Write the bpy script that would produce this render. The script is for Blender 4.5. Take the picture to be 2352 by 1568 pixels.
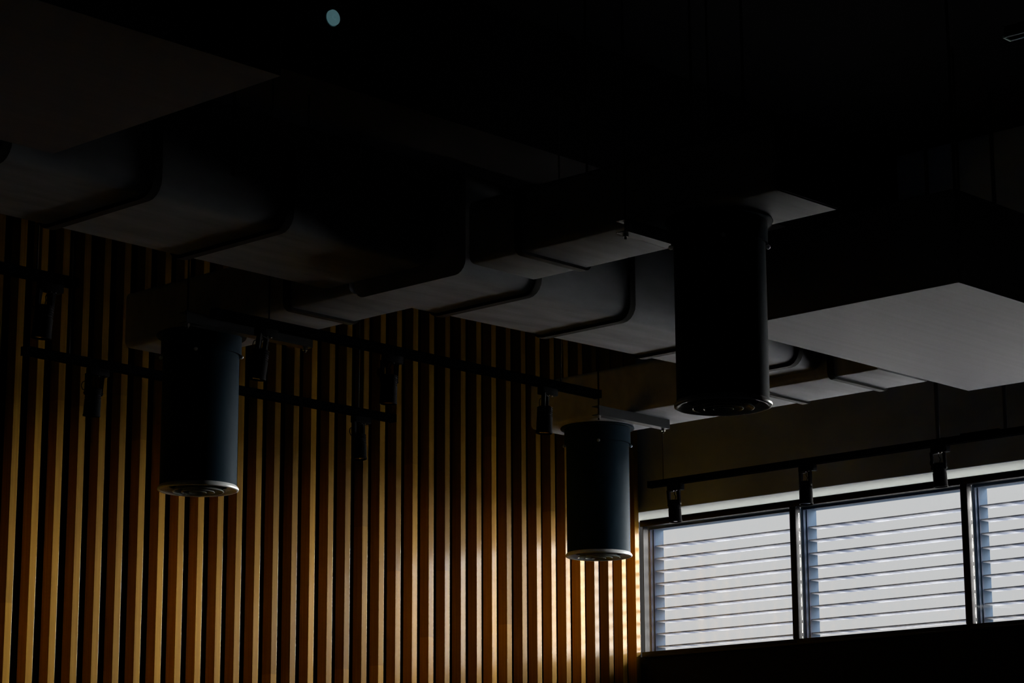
import bpy, bmesh, math, random
from mathutils import Matrix, Vector

# ------------------------------------------------------------------ reset
for o in list(bpy.data.objects):
    bpy.data.objects.remove(o, do_unlink=True)
scene = bpy.context.scene
COL = scene.collection
random.seed(7)
EYE = 1.6                                   # camera height above the floor

# ------------------------------------------------------------------ camera
F_PX, YAW, PITCH, ROLL = 5487.5, math.radians(43.181), math.radians(12.591), math.radians(-0.267)
fw = Vector((math.cos(YAW) * math.cos(PITCH), math.sin(YAW) * math.cos(PITCH), math.sin(PITCH)))
r0 = Vector((math.sin(YAW), -math.cos(YAW), 0))
u0 = r0.cross(fw)
rt = math.cos(ROLL) * r0 + math.sin(ROLL) * u0
up = -math.sin(ROLL) * r0 + math.cos(ROLL) * u0
cam_d = bpy.data.cameras.new('camera')
cam_d.sensor_fit = 'HORIZONTAL'
cam_d.sensor_width = 36.0
cam_d.lens = 36.0 * F_PX / 2352.0
cam_d.clip_end = 500
cam = bpy.data.objects.new('camera', cam_d)
cam.matrix_world = Matrix(((rt.x, up.x, -fw.x, 0), (rt.y, up.y, -fw.y, 0), (rt.z, up.z, -fw.z, EYE), (0, 0, 0, 1)))
COL.objects.link(cam)
scene.camera = cam

# ------------------------------------------------------------------ daylight
world = bpy.data.worlds.new('overcast_sky')
scene.world = world
world.use_nodes = True
bg = world.node_tree.nodes['Background']
bg.inputs['Color'].default_value = (0.985, 0.99, 1.0, 1)
bg.inputs['Strength'].default_value = 0.605
sun_d = bpy.data.lights.new('hazy_sun', 'SUN')
sun_d.energy = 56.0
sun_d.angle = math.radians(62)
sun_d.color = (1.0, 0.97, 0.92)
sun = bpy.data.objects.new('hazy_sun', sun_d)
SUN_AZ, SUN_EL = math.radians(-17), math.radians(21)
sdir = Vector((math.cos(SUN_AZ) * math.cos(SUN_EL), math.sin(SUN_AZ) * math.cos(SUN_EL), math.sin(SUN_EL)))
sun.rotation_euler = sdir.to_track_quat('Z', 'Y').to_euler()
sun.location = (30, -20, 15)
COL.objects.link(sun)

vs = scene.view_settings
vs.view_transform = 'Standard'
vs.look = 'None'
vs.exposure = 0.0
vs.gamma = 1.0
vs.use_curve_mapping = False


# ------------------------------------------------------------------ helpers
def mat(name, color, rough=0.5, metal=0.0, noise=None, coat=0.0, bump=0.0, spec=0.5):
    """noise = (scale xyz, amount): multiplies the colour by a procedural grain"""
    m = bpy.data.materials.new(name)
    m.use_nodes = True
    nt = m.node_tree
    b = nt.nodes['Principled BSDF']
    b.inputs['Roughness'].default_value = rough
    b.inputs['Metallic'].default_value = metal
    b.inputs['Specular IOR Level'].default_value = spec
    b.inputs['Coat Weight'].default_value = coat
    b.inputs['Coat Roughness'].default_value = 0.2
    b.inputs['Base Color'].default_value = (*color, 1)
    if noise:
        sc, amt = noise
        tc = nt.nodes.new('ShaderNodeTexCoord')
        mp = nt.nodes.new('ShaderNodeMapping')
        mp.inputs['Scale'].default_value = sc
        nz = nt.nodes.new('ShaderNodeTexNoise')
        nz.inputs['Scale'].default_value = 1.0
        nz.inputs['Detail'].default_value = 5
        nt.links.new(tc.outputs['Object'], mp.inputs['Vector'])
        nt.links.new(mp.outputs['Vector'], nz.inputs['Vector'])
        rp = nt.nodes.new('ShaderNodeValToRGB')
        rp.color_ramp.elements[0].position = 0.3
        rp.color_ramp.elements[1].position = 0.7
        lo = [max(0, c * (1 - amt)) for c in color]
        hi = [min(1, c * (1 + amt)) for c in color]
        rp.color_ramp.elements[0].color = (*lo, 1)
        rp.color_ramp.elements[1].color = (*hi, 1)
        nt.links.new(nz.outputs['Fac'], rp.inputs['Fac'])
        nt.links.new(rp.outputs['Color'], b.inputs['Base Color'])
        if bump:
            bp = nt.nodes.new('ShaderNodeBump')
            bp.inputs['Strength'].default_value = bump
            bp.inputs['Distance'].default_value = 0.01
            nt.links.new(nz.outputs['Fac'], bp.inputs['Height'])
            nt.links.new(bp.outputs['Normal'], b.inputs['Normal'])
    return m


def wood_material():
    m = mat('varnished_wood', (0.50, 0.22, 0.012), 0.6, coat=0.17, spec=0.06)
    nt = m.node_tree
    b = nt.nodes['Principled BSDF']
    b.inputs['Coat Roughness'].default_value = 0.14
    b.inputs['Coat IOR'].default_value = 1.5
    oi = nt.nodes.new('ShaderNodeObjectInfo')
    tc = nt.nodes.new('ShaderNodeTexCoord')
    mp = nt.nodes.new('ShaderNodeMapping')
    mp.inputs['Scale'].default_value = (90, 90, 2.2)
    nt.links.new(tc.outputs['Object'], mp.inputs['Vector'])
    # shift the grain from board to board
    ml = nt.nodes.new('ShaderNodeMath')
    ml.operation = 'MULTIPLY'
    ml.inputs[1].default_value = 37.0
    nt.links.new(oi.outputs['Random'], ml.inputs[0])
    nz = nt.nodes.new('ShaderNodeTexNoise')
    nz.noise_dimensions = '4D'
    nz.inputs['Scale'].default_value = 1.0
    nz.inputs['Detail'].default_value = 4
    nt.links.new(mp.outputs['Vector'], nz.inputs['Vector'])
    nt.links.new(ml.outputs[0], nz.inputs['W'])
    rp = nt.nodes.new('ShaderNodeValToRGB')
    rp.color_ramp.elements[0].position = 0.25
    rp.color_ramp.elements[0].color = (0.285, 0.128, 0.005, 1)
    rp.color_ramp.elements[1].position = 0.75
    rp.color_ramp.elements[1].color = (0.425, 0.220, 0.014, 1)
    nt.links.new(nz.outputs['Fac'], rp.inputs['Fac'])
    # board-to-board tone
    mr = nt.nodes.new('ShaderNodeMapRange')
    mr.inputs['To Min'].default_value = 0.55
    mr.inputs['To Max'].default_value = 1.15
    nt.links.new(oi.outputs['Random'], mr.inputs['Value'])
    hs = nt.nodes.new('ShaderNodeHueSaturation')
    nt.links.new(rp.outputs['Color'], hs.inputs['Color'])
    # butt joint: the board above it is a little darker
    def math_node(op, a, bval):
        n = nt.nodes.new('ShaderNodeMath')
        n.operation = op
        nt.links.new(a, n.inputs[0])
        if isinstance(bval, float):
            n.inputs[1].default_value = bval
        else:
            nt.links.new(bval, n.inputs[1])
        return n.outputs[0]
    sx = nt.nodes.new('ShaderNodeSeparateXYZ')
    nt.links.new(tc.outputs['Object'], sx.inputs[0])
    fr = math_node('FRACT', math_node('MULTIPLY', oi.outputs['Random'], 17.31), 0.0)
    joint = math_node('ADD', math_node('MULTIPLY', fr, 2.6), 2.3)
    above = math_node('GREATER_THAN', sx.outputs['Z'], joint)
    drop = math_node('ADD', math_node('MULTIPLY', above, -0.24), 1.0)
    val = math_node('MULTIPLY', mr.outputs['Result'], drop)
    nt.links.new(val, hs.inputs['Value'])
    nt.links.new(hs.outputs['Color'], b.inputs['Base Color'])
    return m


def glass_material():
    m = bpy.data.materials.new('window_glass')
    m.use_nodes = True
    nt = m.node_tree
    nt.nodes.clear()
    out = nt.nodes.new('ShaderNodeOutputMaterial')
    tr = nt.nodes.new('ShaderNodeBsdfTransparent')
    tr.inputs['Color'].default_value = (0.985, 0.99, 0.99, 1)
    gl = nt.nodes.new('ShaderNodeBsdfGlossy')
    gl.inputs['Roughness'].default_value = 0.02
    mx = nt.nodes.new('ShaderNodeMixShader')
    mx.inputs['Fac'].default_value = 0.03
    nt.links.new(tr.outputs[0], mx.inputs[1])
    nt.links.new(gl.outputs[0], mx.inputs[2])
    nt.links.new(mx.outputs[0], out.inputs['Surface'])
    return m


def translucent_material(name, color, diffuse, color2=None):
    m = bpy.data.materials.new(name)
    m.use_nodes = True
    nt = m.node_tree
    nt.nodes.clear()
    out = nt.nodes.new('ShaderNodeOutputMaterial')
    tl = nt.nodes.new('ShaderNodeBsdfTranslucent')
    tl.inputs['Color'].default_value = (*color, 1)
    df = nt.nodes.new('ShaderNodeBsdfDiffuse')
    df.inputs['Color'].default_value = (*color, 1)
    if color2:                                   # patchy mix of two tones
        tc = nt.nodes.new('ShaderNodeTexCoord')
        mp = nt.nodes.new('ShaderNodeMapping')
        mp.inputs['Scale'].default_value = (1.0, 14.0, 9.0)
        nz = nt.nodes.new('ShaderNodeTexNoise')
        nz.inputs['Scale'].default_value = 1.0
        nz.inputs['Detail'].default_value = 6
        nz.inputs['Roughness'].default_value = 0.7
        rp = nt.nodes.new('ShaderNodeValToRGB')
        rp.color_ramp.elements[0].position = 0.42
        rp.color_ramp.elements[1].position = 0.56
        rp.color_ramp.elements[0].color = (*color, 1)
        rp.color_ramp.elements[1].color = (*color2, 1)
        nt.links.new(tc.outputs['Object'], mp.inputs['Vector'])
        nt.links.new(mp.outputs['Vector'], nz.inputs['Vector'])
        nt.links.new(nz.outputs['Fac'], rp.inputs['Fac'])
        nt.links.new(rp.outputs['Color'], tl.inputs['Color'])
        nt.links.new(rp.outputs['Color'], df.inputs['Color'])
    mx = nt.nodes.new('ShaderNodeMixShader')
    mx.inputs['Fac'].default_value = diffuse
    nt.links.new(tl.outputs[0], mx.inputs[1])
    nt.links.new(df.outputs[0], mx.inputs[2])
    nt.links.new(mx.outputs[0], out.inputs['Surface'])
    return m


MT = {
    'wood': wood_material(),
    'felt': mat('black_felt', (0.004, 0.004, 0.004), 0.95, spec=0.05),
    'black_paint': mat('black_ceiling_paint', (0.004, 0.004, 0.005), 0.9, noise=((3, 3, 3), 0.3), spec=0.1),
    'concrete': mat('bare_concrete', (0.19, 0.235, 0.32), 0.85, spec=0.1, noise=((1.6, 1.6, 2.6), 0.30), bump=0.15),
    'dark_wall': mat('dark_painted_wall', (0.005, 0.005, 0.006), 0.9, noise=((4, 4, 4), 0.3), spec=0.05),
    'floor': mat('dark_screed_floor', (0.009, 0.0094, 0.0105), 0.9, spec=0.05, noise=((1.5, 1.5, 1.5), 0.2)),
    'duct': mat('grey_insulated_duct', (0.37, 0.39, 0.425), 0.7, spec=0.2, noise=((3, 14, 9), 0.22), bump=0.12),
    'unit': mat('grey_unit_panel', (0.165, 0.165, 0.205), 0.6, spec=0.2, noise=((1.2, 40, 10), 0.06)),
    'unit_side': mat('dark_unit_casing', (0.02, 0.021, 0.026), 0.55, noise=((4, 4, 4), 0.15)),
    'flange': mat('black_duct_flange', (0.006, 0.006, 0.007), 0.7, spec=0.2),
    'channel': mat('dark_steel_channel', (0.012, 0.015, 0.019), 0.45, metal=0.2, spec=0.2),
    'rod': mat('dark_steel_rod', (0.02, 0.02, 0.022), 0.45, metal=0.5),
    'drum': mat('slate_painted_drum', (0.010, 0.025, 0.039), 0.6, spec=0.02, noise=((6, 6, 6), 0.08)),
    'rim': mat('pale_diffuser_rim', (0.80, 0.84, 0.86), 0.3, noise=((8, 8, 8), 0.05)),
    'cone': mat('dark_diffuser_cone', (0.42, 0.48, 0.48), 0.3, noise=((8, 8, 8), 0.05)),
    'steel': mat('bright_rivet_steel', (0.6, 0.62, 0.64), 0.3, metal=0.8),
    'track': mat('black_track_paint', (0.002, 0.0024, 0.003), 0.8, spec=0.0, noise=((20, 20, 20), 0.1)),
    'spot': mat('black_spot_paint', (0.002, 0.002, 0.003), 0.7, spec=0.02, noise=((30, 30, 30), 0.1)),
    'chrome': mat('small_chrome_screw', (0.7, 0.72, 0.72), 0.2, metal=1.0),
    'lens': mat('dark_spot_lens', (0.03, 0.03, 0.035), 0.08, spec=0.8),
    'frame': mat('black_window_frame', (0.004, 0.004, 0.006), 0.55, spec=0.1, noise=((10, 10, 10), 0.1)),
    'jamb': mat('blue_grey_jamb_paint', (0.025, 0.039, 0.060), 0.95, spec=0.01, noise=((10, 10, 3), 0.12)),
    'groove': mat('navy_guide_rail', (0.006, 0.014, 0.035), 0.8, spec=0.05, noise=((10, 10, 3), 0.12)),
    'louver': translucent_material('pale_louver', (0.14, 0.16, 0.21), 0.85, (0.33, 0.34, 0.37)),
    'glass': glass_material(),
    'opal': translucent_material('pale_translucent_strip', (0.46, 0.475, 0.47), 0.3),  # made translucent so daylight from behind brightens the strip
    'cap': mat('pale_blue_plastic', (0.72, 0.90, 0.92), 0.4, noise=((10, 10, 10), 0.06)),
    'lip': mat('teal_gleam_lip', (0.35, 0.85, 0.80), 0.4, noise=((10, 10, 10), 0.06)),  # teal gleam on the rail edges is put into their colour
    'asphalt': mat('pale_paving', (0.86, 0.86, 0.86), 0.9, noise=((0.4, 0.4, 0.4), 0.15)),
}


# cover of the round beam cap: glow added where no daylight reaches
_g = mat('glowing_cap_cover', (0.5, 0.6, 0.62), 0.4, noise=((20, 20, 20), 0.1))
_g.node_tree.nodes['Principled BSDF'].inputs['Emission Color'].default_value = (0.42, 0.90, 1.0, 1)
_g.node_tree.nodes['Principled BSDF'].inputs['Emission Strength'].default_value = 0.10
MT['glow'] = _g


def finish(bm, name, m, parent=None, smooth=False):
    bmesh.ops.recalc_face_normals(bm, faces=bm.faces)
    if smooth:
        for f in bm.faces:
            f.smooth = True
        for e in bm.edges:
            if len(e.link_faces) == 2 and e.calc_face_angle() > math.radians(38):
                e.smooth = False
    me = bpy.data.meshes.new(name)
    bm.to_mesh(me)
    bm.free()
    me.materials.append(MT[m])
    o = bpy.data.objects.new(name, me)
    COL.objects.link(o)
    if parent is not None:
        o.parent = parent
    return o


def thing(name, label, cat, loc=(0, 0, 0), group=None, kind=None):
    o = bpy.data.objects.new(name, None)
    o.empty_display_size = 0.1
    o.location = loc
    COL.objects.link(o)
    tag(o, label, cat, group, kind)
    return o


def tag(o, label=None, cat=None, group=None, kind=None):
    if label:
        o['label'] = label
    if cat:
        o['category'] = cat
    if group:
        o['group'] = group
    if kind:
        o['kind'] = kind
    return o


def copy_tree(o, parent=None):
    c = o.copy()
    COL.objects.link(c)
    c.parent = parent
    for ch in list(o.children):
        copy_tree(ch, c)
    return c


def add_box(bm, x0, x1, y0, y1, z0, z1, bev=0.0):
    g = bmesh.ops.create_cube(bm, size=1.0)
    vsx = g['verts']
    bmesh.ops.scale(bm, vec=(x1 - x0, y1 - y0, z1 - z0), verts=vsx)
    bmesh.ops.translate(bm, vec=((x0 + x1) / 2, (y0 + y1) / 2, (z0 + z1) / 2), verts=vsx)
    if bev:
        es = list({e for v in vsx for e in v.link_edges})
        bmesh.ops.bevel(bm, geom=es, offset=bev, segments=2, affect='EDGES', profile=0.5)


def box(name, m, parent, x0, x1, y0, y1, z0, z1, bev=0.0):
    bm = bmesh.new()
    add_box(bm, x0, x1, y0, y1, z0, z1, bev)
    return finish(bm, name, m, parent, smooth=bev > 0)


def add_lathe(bm, prof, seg=64, cx=0, cy=0, close=False):
    """prof = [(radius, z)], turned round the z axis"""
    rings = []
    for (r, z) in prof:
        rings.append([bm.verts.new((cx + r * math.cos(2 * math.pi * i / seg), cy + r * math.sin(2 * math.pi * i / seg), z))
                      for i in range(seg)])
    pairs = list(zip(rings[:-1], rings[1:]))
    if close:
        pairs.append((rings[-1], rings[0]))
    for a, b in pairs:
        for i in range(seg):
            j = (i + 1) % seg
            bm.faces.new((a[i], a[j], b[j], b[i]))
    return rings


def add_rod(bm, p, q, r, seg=10):
    p, q = Vector(p), Vector(q)
    d = q - p
    rot = d.to_track_quat('Z', 'Y').to_matrix()
    ra, rb = [], []
    for i in range(seg):
        v = rot @ Vector((r * math.cos(2 * math.pi * i / seg), r * math.sin(2 * math.pi * i / seg), 0))
        ra.append(bm.verts.new(p + v))
        rb.append(bm.verts.new(q + v))
    for i in range(seg):
        j = (i + 1) % seg
        bm.faces.new((ra[i], ra[j], rb[j], rb[i]))
    bm.faces.new(ra)
    bm.faces.new(rb)


def rod(name, m, parent, p, q, r, seg=10):
    bm = bmesh.new()
    add_rod(bm, p, q, r, seg)
    return finish(bm, name, m, parent, smooth=True)


def add_tube(bm, pts, r, seg=8):
    for p, q in zip(pts[:-1], pts[1:]):
        add_rod(bm, p, q, r, seg)


def rrect(a0, a1, b0, b1, r, k=5):
    """rounded rectangle outline in the plane (a, b)"""
    out = []
    for (ca, cb, t0) in ((a1 - r, b1 - r, 0), (a0 + r, b1 - r, 90), (a0 + r, b0 + r, 180), (a1 - r, b0 + r, 270)):
        for i in range(k + 1):
            t = math.radians(t0 + 90 * i / k)
            out.append((ca + r * math.cos(t), cb + r * math.sin(t)))
    return out


def add_loft(bm, axis, s0, c0, s1, c1, r):
    """a duct length along axis 'x' or 'y' from s0 to s1; c = (a0, a1, z0, z1)"""
    rings = []
    for s, c in ((s0, c0), (s1, c1)):
        pts = rrect(*c, r)
        rings.append([bm.verts.new((s, a, z) if axis == 'x' else (a, s, z)) for a, z in pts])
    n = len(rings[0])
    for i in range(n):
        j = (i + 1) % n
        bm.faces.new((rings[0][i], rings[0][j], rings[1][j], rings[1][i]))
    bm.faces.new(rings[0])
    bm.faces.new(rings[1])


def duct(name, m, parent, axis, s0, c0, s1, c1, r):
    bm = bmesh.new()
    add_loft(bm, axis, s0, c0, s1, c1, r)
    return finish(bm, name, m, parent, smooth=True)


def grow(c, d):
    return (c[0] - d, c[1] + d, c[2] - d, c[3] + d)


# ------------------------------------------------------------------ the room
YS = 8.142            # front of the timber slats
XW = 9.680            # inner face of the window wall
CEIL = 5.10
X0, Y0 = -4.0, -6.0   # far corner of the room, behind the camera
DEP, WID, PIT = 0.060, 0.0345, 0.110

o = box('floor', 'floor', None, X0 - .2, XW + .2, Y0 - .2, YS + .3, -0.2, 0.0)
tag(o, 'grey screed floor of the dark hall', 'floor', kind='structure')
o = box('ceiling', 'black_paint', None, X0 - .2, XW + .2, Y0 - .2, YS + .3, CEIL, CEIL + .25)
tag(o, 'black painted ceiling slab above the ducts', 'ceiling', kind='structure')
o = box('wall_back', 'dark_wall', None, X0 - .2, X0, Y0, YS + .06, 0, CEIL)
tag(o, 'dark wall behind the camera', 'wall', kind='structure')
o = box('wall_near', 'dark_wall', None, X0, XW, Y0 - .2, Y0, 0, CEIL)
tag(o, 'dark wall at the near end of the hall', 'wall', kind='structure')

wl = box('wall_left', 'felt', None, X0 - .2, XW + .2, YS + DEP, YS + DEP + .2, 0, CEIL)
tag(wl, 'black wall clad with upright amber timber slats', 'wall', kind='structure')
SLAT_TOP = EYE + 2.78
bm = bmesh.new()
add_box(bm, 0, WID, 0, DEP, 0, SLAT_TOP, 0.0015)
slat0 = finish(bm, 'slat', 'wood', wl)
XS0 = YS * 0.69536
slat0.location = (XS0, YS, 0)
for n in range(-14, 37):
    if n == 0:
        continue
    s = slat0.copy()
    COL.objects.link(s)
    s.parent = wl
    s.location = (XS0 + n * PIT + random.uniform(-.0015, .0015), YS + random.uniform(-.001, .001), 0)
    s.rotation_euler.x = random.uniform(-.0004, .0004)
# timber battens behind the slats would not show: the slats sit on the felt

# window wall: parapet, lintel, pale strip, windows with outside louvers
ZS, ZF, ZB, ZT = EYE + 1.118, EYE + 1.808, EYE + 1.842, EYE + 1.888
EXT = 0.17
M0, MP, NW = 8.157, 1.009, 4      # mullion grid
o = box('wall_right', 'concrete', None, XW, XW + EXT, Y0 - .2, YS + DEP, ZT, CEIL)
tag(o, 'brown grey concrete lintel wall above the windows', 'wall', kind='structure')
o = box('wall_lower', 'dark_wall', None, XW, XW + EXT, Y0 - .2, YS + DEP, 0, ZS)
tag(o, 'dark wall below the window sills', 'wall', kind='structure')
o = box('trim_1', 'opal', None, XW + .012, XW + .022, M0 - MP * NW - .02, YS + DEP, ZB - .004, ZT + .004)
tag(o, 'pale grey strip running above the window frames', 'trim', kind='structure')
o = box('trim_2', 'frame', None, XW - .018, XW + .03, M0 - MP * NW, YS - .004, ZS - .006, ZS + .004, .002)
tag(o, 'thin black ledge under the window sills', 'trim', kind='structure')

o = box('wall_front', 'dark_wall', None, XW, XW + EXT, Y0 - .2, M0 - MP * NW - .019, ZS, ZT)
tag(o, 'dark wall to the right of the window row', 'wall', kind='structure')
NAMES = ['window beside the timber slats', 'second window from the timber slats', 'window cut by the right edge of the photo',
         'unseen window added at the right of the row for its light', 'last window of the row']  # the unseen window is added so drums and ducts catch light


def window(k):
    ya, yb = M0 - MP * k, M0 - MP * (k + 1)          # ya is the far (left) side
    ya_in = min(ya - .019, YS - .001)
    yb_in = yb + .019
    w = thing('window_%d' % (k + 1), NAMES[min(k, 4)], 'window',
              (XW, (ya + yb) / 2, ZS), kind='structure')
    ox, oy, oz = XW, (ya + yb) / 2, ZS
    B = lambda nm, m, x0, x1, y0, y1, z0, z1, bev=0.0, par=w: box(nm, m, par, x0 - ox, x1 - ox, y0 - oy, y1 - oy, z0 - oz, z1 - oz, bev)
    # frame, one bar at a time
    B('frame_head', 'frame', XW, XW + .045, yb, ya - .0, ZF, ZB, .002)
    B('frame_sill', 'frame', XW, XW + .045, yb, ya, ZS, ZS + .026, .002)
    B('frame_stile', 'frame', XW - .004, XW + .04, yb - .019, yb_in, ZS + .026, ZF, .002)
    if k == 0:
        B('frame_stile', 'frame', XW + .001, XW + .04, ya_in - .004, ya_in, ZS + .026, ZF)
    B('pane', 'glass', XW + .018, XW + .024, yb_in, ya_in - .004, ZS + .026, ZF)
    # outside reveal
    j = B('jamb', 'jamb', XW + .045, XW + EXT, ya - .022, ya - .016, ZS, ZF)
    for d in (.052, .083):
        B('guide_rail', 'groove', XW + d, XW + d + .012, ya - .027, ya - .021, ZS, ZF, 0, w)
    B('jamb', 'jamb', XW + .045, XW + EXT, yb + .016, yb + .021, ZS, ZF)
    B('reveal_head', 'jamb', XW + .045, XW + EXT, yb + .021, ya - .022, ZF - .004, ZF + .004)
    B('head_bead', 'groove', XW + .05, XW + .062, yb + .021, ya - .022, ZF - .013, ZF - .004)
    nl = 9
    lv = None
    for i in range(nl):
        z = ZS + .060 + i * .0668
        if lv is None:
            lv = B('louver', 'louver', XW + .100, XW + .185, yb + .021, ya - .022, z - .003, z + .003)
        else:
            c = lv.copy()
            COL.objects.link(c)
            c.parent = w
            c.location.z = i * .0668
    return w


for k in range(NW):
    window(k)

o = box('exterior_ground', 'asphalt', None, XW + EXT, 90, -70, 70, -0.4, -0.2)
tag(o, 'pale paving outside the windows', 'ground', kind='structure')

# ceiling beam that carries the round cap
o = box('trim_3', 'black_paint', None, X0, XW, 6.44, 6.80, 4.55, CEIL)
tag(o, 'black ceiling beam high above the ducts', 'beam', kind='structure')

# ------------------------------------------------------------------ ductwork
ZD = EYE + 1.993      # underside of the branches
ZM1 = EYE + 2.024     # underside of the slim part of the main run
ZM2 = EYE + 1.962     # underside of the deep part
BR_H = 0.215

DY = (5.535, 5.868, ZD, ZD + BR_H)
DY2 = (7.905, 8.285, ZD, ZD + BR_H)

main = thing('main_duct', 'long grey sheet metal duct running parallel to the slatted wall', 'duct', (5.5, 5.7, ZM2))


def place(o, root):
    o.location = -root.location
    return o


c_m1 = (5.56, 6.13, ZM1, ZM1 + .30)
c_m2a = (5.40, 5.945, ZM2, ZM2 + .36)
c_m2b = (5.655, 6.03, EYE + 2.028, EYE + 2.33)


def c_m2(x):
    t = (x - 5.53) / (7.91 - 5.53)
    return tuple(a + (b - a) * t for a, b in zip(c_m2a, c_m2b))


place(duct('slim_section', 'duct', main, 'x', 0.6, c_m1, 5.529, c_m1, .05), main)
place(duct('tapered_section', 'duct', main, 'x', 5.53, c_m2a, 7.890, c_m2b, .05), main)
for x in (3.25, 3.80, 4.345, 4.88):
    place(duct('flange', 'flange', main, 'x', x - .016, grow(c_m1, .013), x + .016, grow(c_m1, .013), .06), main)
for x in (5.925, 6.50, 7.10, 7.70):
    place(duct('flange', 'flange', main, 'x', x - .015, grow(c_m2(x), .012), x + .015, grow(c_m2(x), .012), .06), main)
for x in (2.4, 4.6, 6.9):
    for y in (5.50, 6.16) if x < 5.5 else (5.52, 6.06):
        place(rod('hanger_rod', 'rod', main, (x, y, ZM1 + .1), (x, y, CEIL), .005), main)


def branch(label, c, y0, y1, seams, near_cap):
    b = thing('branch_duct', label, 'duct', ((c[0] + c[1]) / 2, (y0 + y1) / 2, c[2]), 'branch ducts carrying the round diffusers')
    place(duct('duct_body', 'duct', b, 'y', y0, c, y1, c, .022), b)
    for y in seams:
        place(duct('flange', 'flange', b, 'y', y - .014, grow(c, .010), y + .014, grow(c, .010), .03), b)
    if near_cap:
        cc = (c[0] + .004, c[1] - .004, c[2] + .004, c[3] - .004)
        place(duct('end_cap', 'duct', b, 'y', y0 - .006, cc, y0 - .0002, cc, .02), b)
    cc = (c[0] + .004, c[1] - .004, c[2] + .004, c[3] - .004)
    place(duct('end_cap', 'flange', b, 'y', y1 + .0002, cc, y1 + .006, cc, .02), b)
    return b


branch('cross duct over the nearest round diffuser', DY, 4.12, 5.385, (5.16,), True)
branch('cross duct over the leftmost round diffuser', DY, 5.975, 7.24, (6.30,), False)
branch('cross duct over the round diffuser nearest the window corner', DY2, 5.40, 7.30, (5.62, 6.02), False)


def handling_unit(label, x0, x1, y0, y1):
    z = EYE + 1.9964
    u = thing('air_handling_unit', label, 'ceiling unit', ((x0 + x1) / 2, (y0 + y1) / 2, z), 'flat ceiling units')
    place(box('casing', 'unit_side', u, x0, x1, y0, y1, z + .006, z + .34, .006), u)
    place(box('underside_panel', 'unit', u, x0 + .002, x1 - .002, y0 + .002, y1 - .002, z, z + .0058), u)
    for x in (x0 + .08, x1 - .08):
        for y in (y0 + .05, y1 - .05):
            place(rod('hanger_rod', 'rod', u, (x, y, z + .34), (x, y, CEIL), .006), u)
    return u


handling_unit('wide flat grey ceiling unit in front of the windows', 6.916, 8.574, 4.366, 5.392)
handling_unit('barely lit ceiling unit at the upper left', 2.18, 3.838, 4.404, 5.376)


# trapeze hangers under the branches
def trapeze(label, x0, x1, y, z, stub=False):
    t = thing('duct_hanger', label, 'hanger', ((x0 + x1) / 2, y, z), 'channel hangers under the branch ducts')
    bm = bmesh.new()
    add_box(bm, x0, x1, y - .021, y - .018, z - .041, z)        # C profile: web and two lips
    add_box(bm, x0, x1, y - .018, y + .021, z - .003, z)
    add_box(bm, x0, x1, y - .018, y + .021, z - .041, z - .038)
    place(finish(bm, 'channel', 'channel', t), t)
    for x in (x0 + .02, x1 - .02):
        place(rod('threaded_rod', 'rod', t, (x, y, z - .06), (x, y, z - .003 if stub and x > (x0 + x1) / 2 else CEIL), .004), t)
        bm = bmesh.new()
        add_lathe(bm, [(.0001, z - .052), (.010, z - .052), (.010, z - .0415), (.0001, z - .0415)], 6, x, y)
        place(finish(bm, 'nut', 'steel', t), t)
    return t


trapeze('steel channel hanger beside the diffuser nearest the window corner', 7.69, 8.17, 6.72, ZD - .0015, True)
trapeze('steel channel hanger beside the leftmost round diffuser', 5.31, 5.92, 6.61, ZD - .0015)
trapeze('steel channel hanger behind the nearest round diffuser', 5.47, 5.94, 4.665, ZD - .0015)


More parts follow.
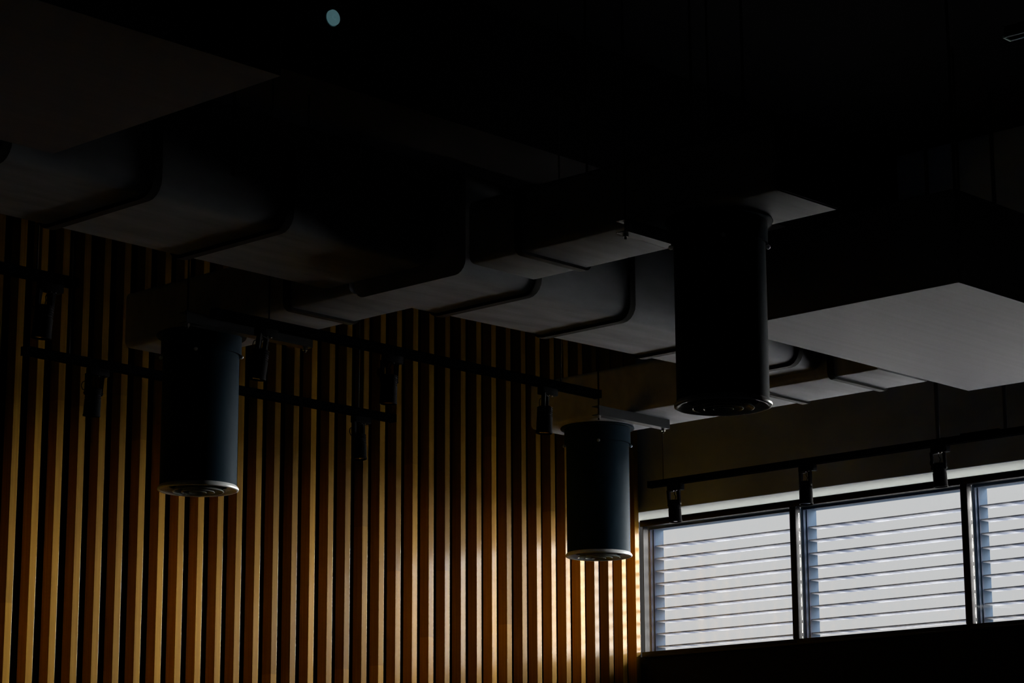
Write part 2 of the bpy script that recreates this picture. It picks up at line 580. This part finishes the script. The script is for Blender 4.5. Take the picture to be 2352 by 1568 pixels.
# ------------------------------------------------------------------ round diffusers
def diffuser(label, cx, cy):
    L = ZD - (EYE + 1.40)          # 0.593 long
    d = thing('round_diffuser', label, 'air diffuser', (cx, cy, EYE + 1.40), 'round drum diffusers under the ducts')
    R = 0.143
    bm = bmesh.new()
    add_lathe(bm, [(R, .012), (R, L - .075), (R - .004, L - .075), (R - .004, .012)], 96, close=True)
    body = finish(bm, 'drum', 'drum', d, smooth=True)
    bm = bmesh.new()
    add_lathe(bm, [(R + .0005, L - .080), (R + .008, L - .080), (R + .008, L - .004), (R + .0005, L - .004)], 96, close=True)
    finish(bm, 'sleeve', 'drum', d, smooth=True)
    bm = bmesh.new()
    add_lathe(bm, [(R + .008, L - .010), (R + .024, L - .010), (R + .026, L - .0055), (R + .024, L - .001), (R + .008, L - .001)], 96, close=True)
    finish(bm, 'collar', 'drum', d, smooth=True)
    for a in (-47, 43, 133, 223):
        bm = bmesh.new()
        bmesh.ops.create_uvsphere(bm, u_segments=12, v_segments=8, radius=.0075)
        rv = finish(bm, 'rivet', 'steel', d, smooth=True)
        rv.location = ((R + .009) * math.cos(math.radians(a)), (R + .009) * math.sin(math.radians(a)), L - .085)
    # flared lip
    bm = bmesh.new()
    prof = [(R - .034, .016), (R - .018, .0075), (R - .003, .0008), (R + .003, .0), (R + .0075, .0022), (R + .0085, .007), (R + .006, .012), (R + .0005, .018),
            (R - .001, .014), (R - .012, .014), (R - .032, .020)]
    add_lathe(bm, prof, 96, close=True)
    finish(bm, 'rim', 'rim', d, smooth=True)
    # louvred cones
    for (ro, ri, z0, z1) in ((.094, .066, -.004, .030), (.060, .036, -.006, .030), (.030, .012, -.007, .022)):
        bm = bmesh.new()
        add_lathe(bm, [(ro, z0), (ro + .0025, z0 + .001), (ri + .003, z1), (ri, z1)], 72, close=True)
        finish(bm, 'cone', 'cone', d, smooth=True)
    bm = bmesh.new()
    add_lathe(bm, [(.0005, .004), (.007, .004), (.009, .008), (.009, .05), (.0005, .05)], 32)
    finish(bm, 'hub', 'cone', d, smooth=True)
    bm = bmesh.new()
    add_lathe(bm, [(.0005, .10), (R - .005, .10), (R - .005, .104), (.0005, .104)], 48)
    finish(bm, 'damper_plate', 'flange', d)
    return d


diffuser('big slate drum diffuser hanging nearest the camera', 5.700, 4.460)
diffuser('leftmost slate drum diffuser hanging before the timber slats', 5.610, 6.870)
diffuser('slate drum diffuser hanging next to the window corner', 8.095, 7.065)

# ------------------------------------------------------------------ lighting tracks
ZTK = EYE + 1.932     # top of the rails
TH = 0.030


def track(label, axis, s0, s1, a, ups, rods_r=.003, z=None, th=TH):
    z = ZTK if z is None else z
    mid = (s0 + s1) / 2
    t = thing('lighting_track', label, 'track', (mid, a, z - th) if axis == 'x' else (a, mid, z - th), 'lighting tracks')
    def B(nm, m, l0, l1, w0, w1, z0, z1):
        if axis == 'x':
            return place(box(nm, m, t, l0, l1, a + w0, a + w1, z0, z1), t)
        return place(box(nm, m, t, a + w0, a + w1, l0, l1, z0, z1), t)
    bm = bmesh.new()
    for (w0, w1, z0, z1) in ((-.018, -.014, z - th, z), (.014, .018, z - th, z), (-.014, .014, z - .006, z),
                             (-.0185, -.008, z - th - .002, z - th), (.008, .0185, z - th - .002, z - th)):
        if axis == 'x':
            add_box(bm, s0, s1, a + w0, a + w1, z0, z1)
        else:
            add_box(bm, a + w0, a + w1, s0, s1, z0, z1)
    place(finish(bm, 'rail', 'track', t), t)
    B('end_cap', 'track', s0 - .006, s0, -.020, .020, z - th - .003, z + .001)
    B('end_cap', 'track', s1, s1 + .006, -.020, .020, z - th - .003, z + .001)
    for s in ups:
        p = (s, a, z) if axis == 'x' else (a, s, z)
        q = (p[0], p[1], CEIL)
        place(rod('suspension_rod', 'rod', t, p, q, rods_r), t)
    return t


YA, YB, XT = 7.275, 6.300, 9.156
track('lower black lighting track in front of the timber slats', 'x', 5.10, 7.00, YA, (5.3, 6.8))
track('upper black lighting track crossing under the ducts', 'x', 5.20, 7.22, YB, (5.45, 7.0))
track('short black lighting track at the far left edge', 'x', 2.60, 4.60, YB, (2.9, 4.45))
tw = track('black lighting track hung above the windows', 'y', 5.90, 7.64, XT, ())
place(rod('suspension_wire', 'rod', tw, (XT, 7.556, ZTK), (XT, 7.556, CEIL), .0022), tw)
place(rod('suspension_rod', 'rod', tw, (XT, 5.93, ZTK), (XT, 5.93, CEIL), .010), tw)
tw2 = track('second length of window track at the right edge', 'y', 3.90, 5.885, XT, ())
place(rod('suspension_rod', 'rod', tw2, (XT, 5.574, ZTK), (XT, 5.574, CEIL), .010), tw2)
place(rod('suspension_rod', 'rod', tw2, (XT, 4.1, ZTK), (XT, 4.1, CEIL), .010), tw2)
place(box('joint_cover', 'track', tw2, XT - .022, XT + .022, 5.60, 5.80, ZTK - .008, ZTK + .006, .003), tw2)
# a rail high up at the right edge of the photo: only its far end shows
XR = 5.40
zr = EYE + .4085 * XR
hr = thing('lighting_rail', 'end of a rail with gleam-coloured edges high at the right edge', 'track', (XR, 2.4, zr))
place(box('rail', 'track', hr, XR - .018, XR + .018, 1.2, .596 * XR, zr, zr + .03), hr)
for w in (-.0185, .0155):
    place(box('lip', 'lip', hr, XR + w, XR + w + .003, 1.2, .596 * XR + .001, zr - .003, zr - .0002), hr)
place(box('end_lip', 'lip', hr, XR - .0185, XR + .0185, .596 * XR + .0015, .596 * XR + .006, zr - .003, zr + .003), hr)
place(rod('suspension_rod', 'rod', hr, (XR, 1.6, zr + .03), (XR, 1.6, CEIL), .003), hr)
place(rod('suspension_rod', 'rod', hr, (XR, 2.6, zr + .03), (XR, 2.6, CEIL), .003), hr)


# ------------------------------------------------------------------ spotlights
def make_spot(name='spotlight'):
    """hangs from z = 0, the track runs along local x"""
    s = bpy.data.objects.new(name, None)
    s.empty_display_size = .05
    COL.objects.link(s)
    box('adapter', 'spot', s, -.030, .058, -.017, .017, -.030, -.0005, .003)
    for x in (.012, .030):
        bm = bmesh.new()
        add_lathe(bm, [(.0003, -.0335), (.0035, -.0335), (.0035, -.0302), (.0003, -.0302)], 10, x, -.010)
        finish(bm, 'screw', 'chrome', s, smooth=True)
    h = bpy.data.objects.new('head', None)
    h.empty_display_size = .03
    h.location = (0, 0, -.0305)
    COL.objects.link(h)
    h.parent = s
    h.rotation_euler = (0, 0, 0)
    # yoke
    box('bracket', 'spot', h, -.026, .026, -.008, .008, -.003, 0, .001)
    for sx in (-1, 1):
        bm = bmesh.new()
        v = []
        for y in (-.008, .008):
            for (x, z) in ((.022, -.001), (.037, .006), (.0345, -.076), (.0325, -.076), (.0245, -.046)):
                v.append(bm.verts.new((sx * x, y, z)))
        bm.faces.new(v[:5])
        bm.faces.new(v[5:])
        for i in range(5):
            j = (i + 1) % 5
            bm.faces.new((v[i], v[j], v[5 + j], v[5 + i]))
        finish(bm, 'arm', 'spot', h)
    # barrel with cooling ribs
    bm = bmesh.new()
    prof = [(.0003, -.046), (.022, -.046), (.028, -.049)]
    z = -.051
    for i in range(5):
        prof += [(.0315, z), (.0315, z - .004), (.029, z - .0045), (.029, z - .0075)]
        z -= .008
    prof += [(.0318, z), (.0322, -.148), (.0335, -.150), (.0335, -.156), (.030, -.157), (.028, -.150), (.0003, -.149)]
    add_lathe(bm, prof, 40)
    finish(bm, 'barrel', 'spot', h, smooth=True)
    bm = bmesh.new()
    add_lathe(bm, [(.0003, -.1535), (.0275, -.1525), (.0275, -.1505), (.0003, -.1505)], 32)
    finish(bm, 'lens', 'lens', h, smooth=True)
    for sx in (-1, 1):
        bm = bmesh.new()
        add_rod(bm, (sx * .0345, 0, -.068), (sx * .0385, 0, -.068), .005, 12)
        finish(bm, 'pivot_knob', 'chrome' if sx > 0 else 'spot', h, smooth=True)
    bm = bmesh.new()
    add_tube(bm, [(.006, 0, -.004), (.002, .003, -.016), (.008, .006, -.028), (.004, .004, -.042)], .002, 8)
    finish(bm, 'cable', 'spot', h, smooth=True)
    bm = bmesh.new()
    add_tube(bm, [(-.030, .012, -.02), (-.042, .013, -.028), (-.046, .013, -.042), (-.040, .012, -.055), (-.031, .010, -.058)], .0016, 8)
    finish(bm, 'safety_loop', 'spot', h, smooth=True)
    return s


SPOTS = [
    ((5.423, YA), 'x', 6, 'black spotlight left of the leftmost drum diffuser', 'spotlights on the tracks by the slatted wall'),
    ((6.800, YA), 'x', -3, 'black spotlight at the right end of the lower track', 'spotlights on the tracks by the slatted wall'),
    ((5.423, YB), 'x', 8, 'black spotlight right beside the top of the leftmost drum diffuser', 'spotlights on the tracks by the slatted wall'),
    ((6.046, YB), 'x', 2, 'black spotlight hung midway along the upper track', 'spotlights on the tracks by the slatted wall'),
    ((6.906, YB), 'x', 2, 'black spotlight next to the drum diffuser by the window corner', 'spotlights on the tracks by the slatted wall'),
    ((4.490, YB), 'x', 5, 'black spotlight on the short track at the left edge', 'spotlights on the tracks by the slatted wall'),
    ((XT, 7.492), 'y', 2, 'black spotlight over the window beside the slatted wall', 'spotlights on the window track'),
    ((XT, 6.680), 'y', -2, 'black spotlight over the mullion between the first two windows', 'spotlights on the window track'),
    ((XT, 5.935), 'y', 3, 'black spotlight at the joint of the window tracks', 'spotlights on the window track'),
]
proto = make_spot()
ZSP = ZTK - TH - .003
for i, ((x, y), ax, tilt, label, grp) in enumerate(SPOTS):
    s = proto if i == 0 else copy_tree(proto)
    s.location = (x, y, ZSP)
    s.rotation_euler = (0, 0, 0 if ax == 'x' else math.radians(-90))
    for ch in s.children:
        if ch.name.startswith('head'):
            ch.rotation_euler = (math.radians(tilt), math.radians(-2 if ax == 'y' else 1), math.radians((-18, 10, 25, -12, 30, 8, 6, -8, 14)[i]))
    tag(s, label, 'spotlight', grp)

# ------------------------------------------------------------------ round cap on the beam
cp = thing('beam_cap', 'small pale blue round cap with an added glow high on the black ceiling beam', 'light', (5.852, 6.44, EYE + 3.208))
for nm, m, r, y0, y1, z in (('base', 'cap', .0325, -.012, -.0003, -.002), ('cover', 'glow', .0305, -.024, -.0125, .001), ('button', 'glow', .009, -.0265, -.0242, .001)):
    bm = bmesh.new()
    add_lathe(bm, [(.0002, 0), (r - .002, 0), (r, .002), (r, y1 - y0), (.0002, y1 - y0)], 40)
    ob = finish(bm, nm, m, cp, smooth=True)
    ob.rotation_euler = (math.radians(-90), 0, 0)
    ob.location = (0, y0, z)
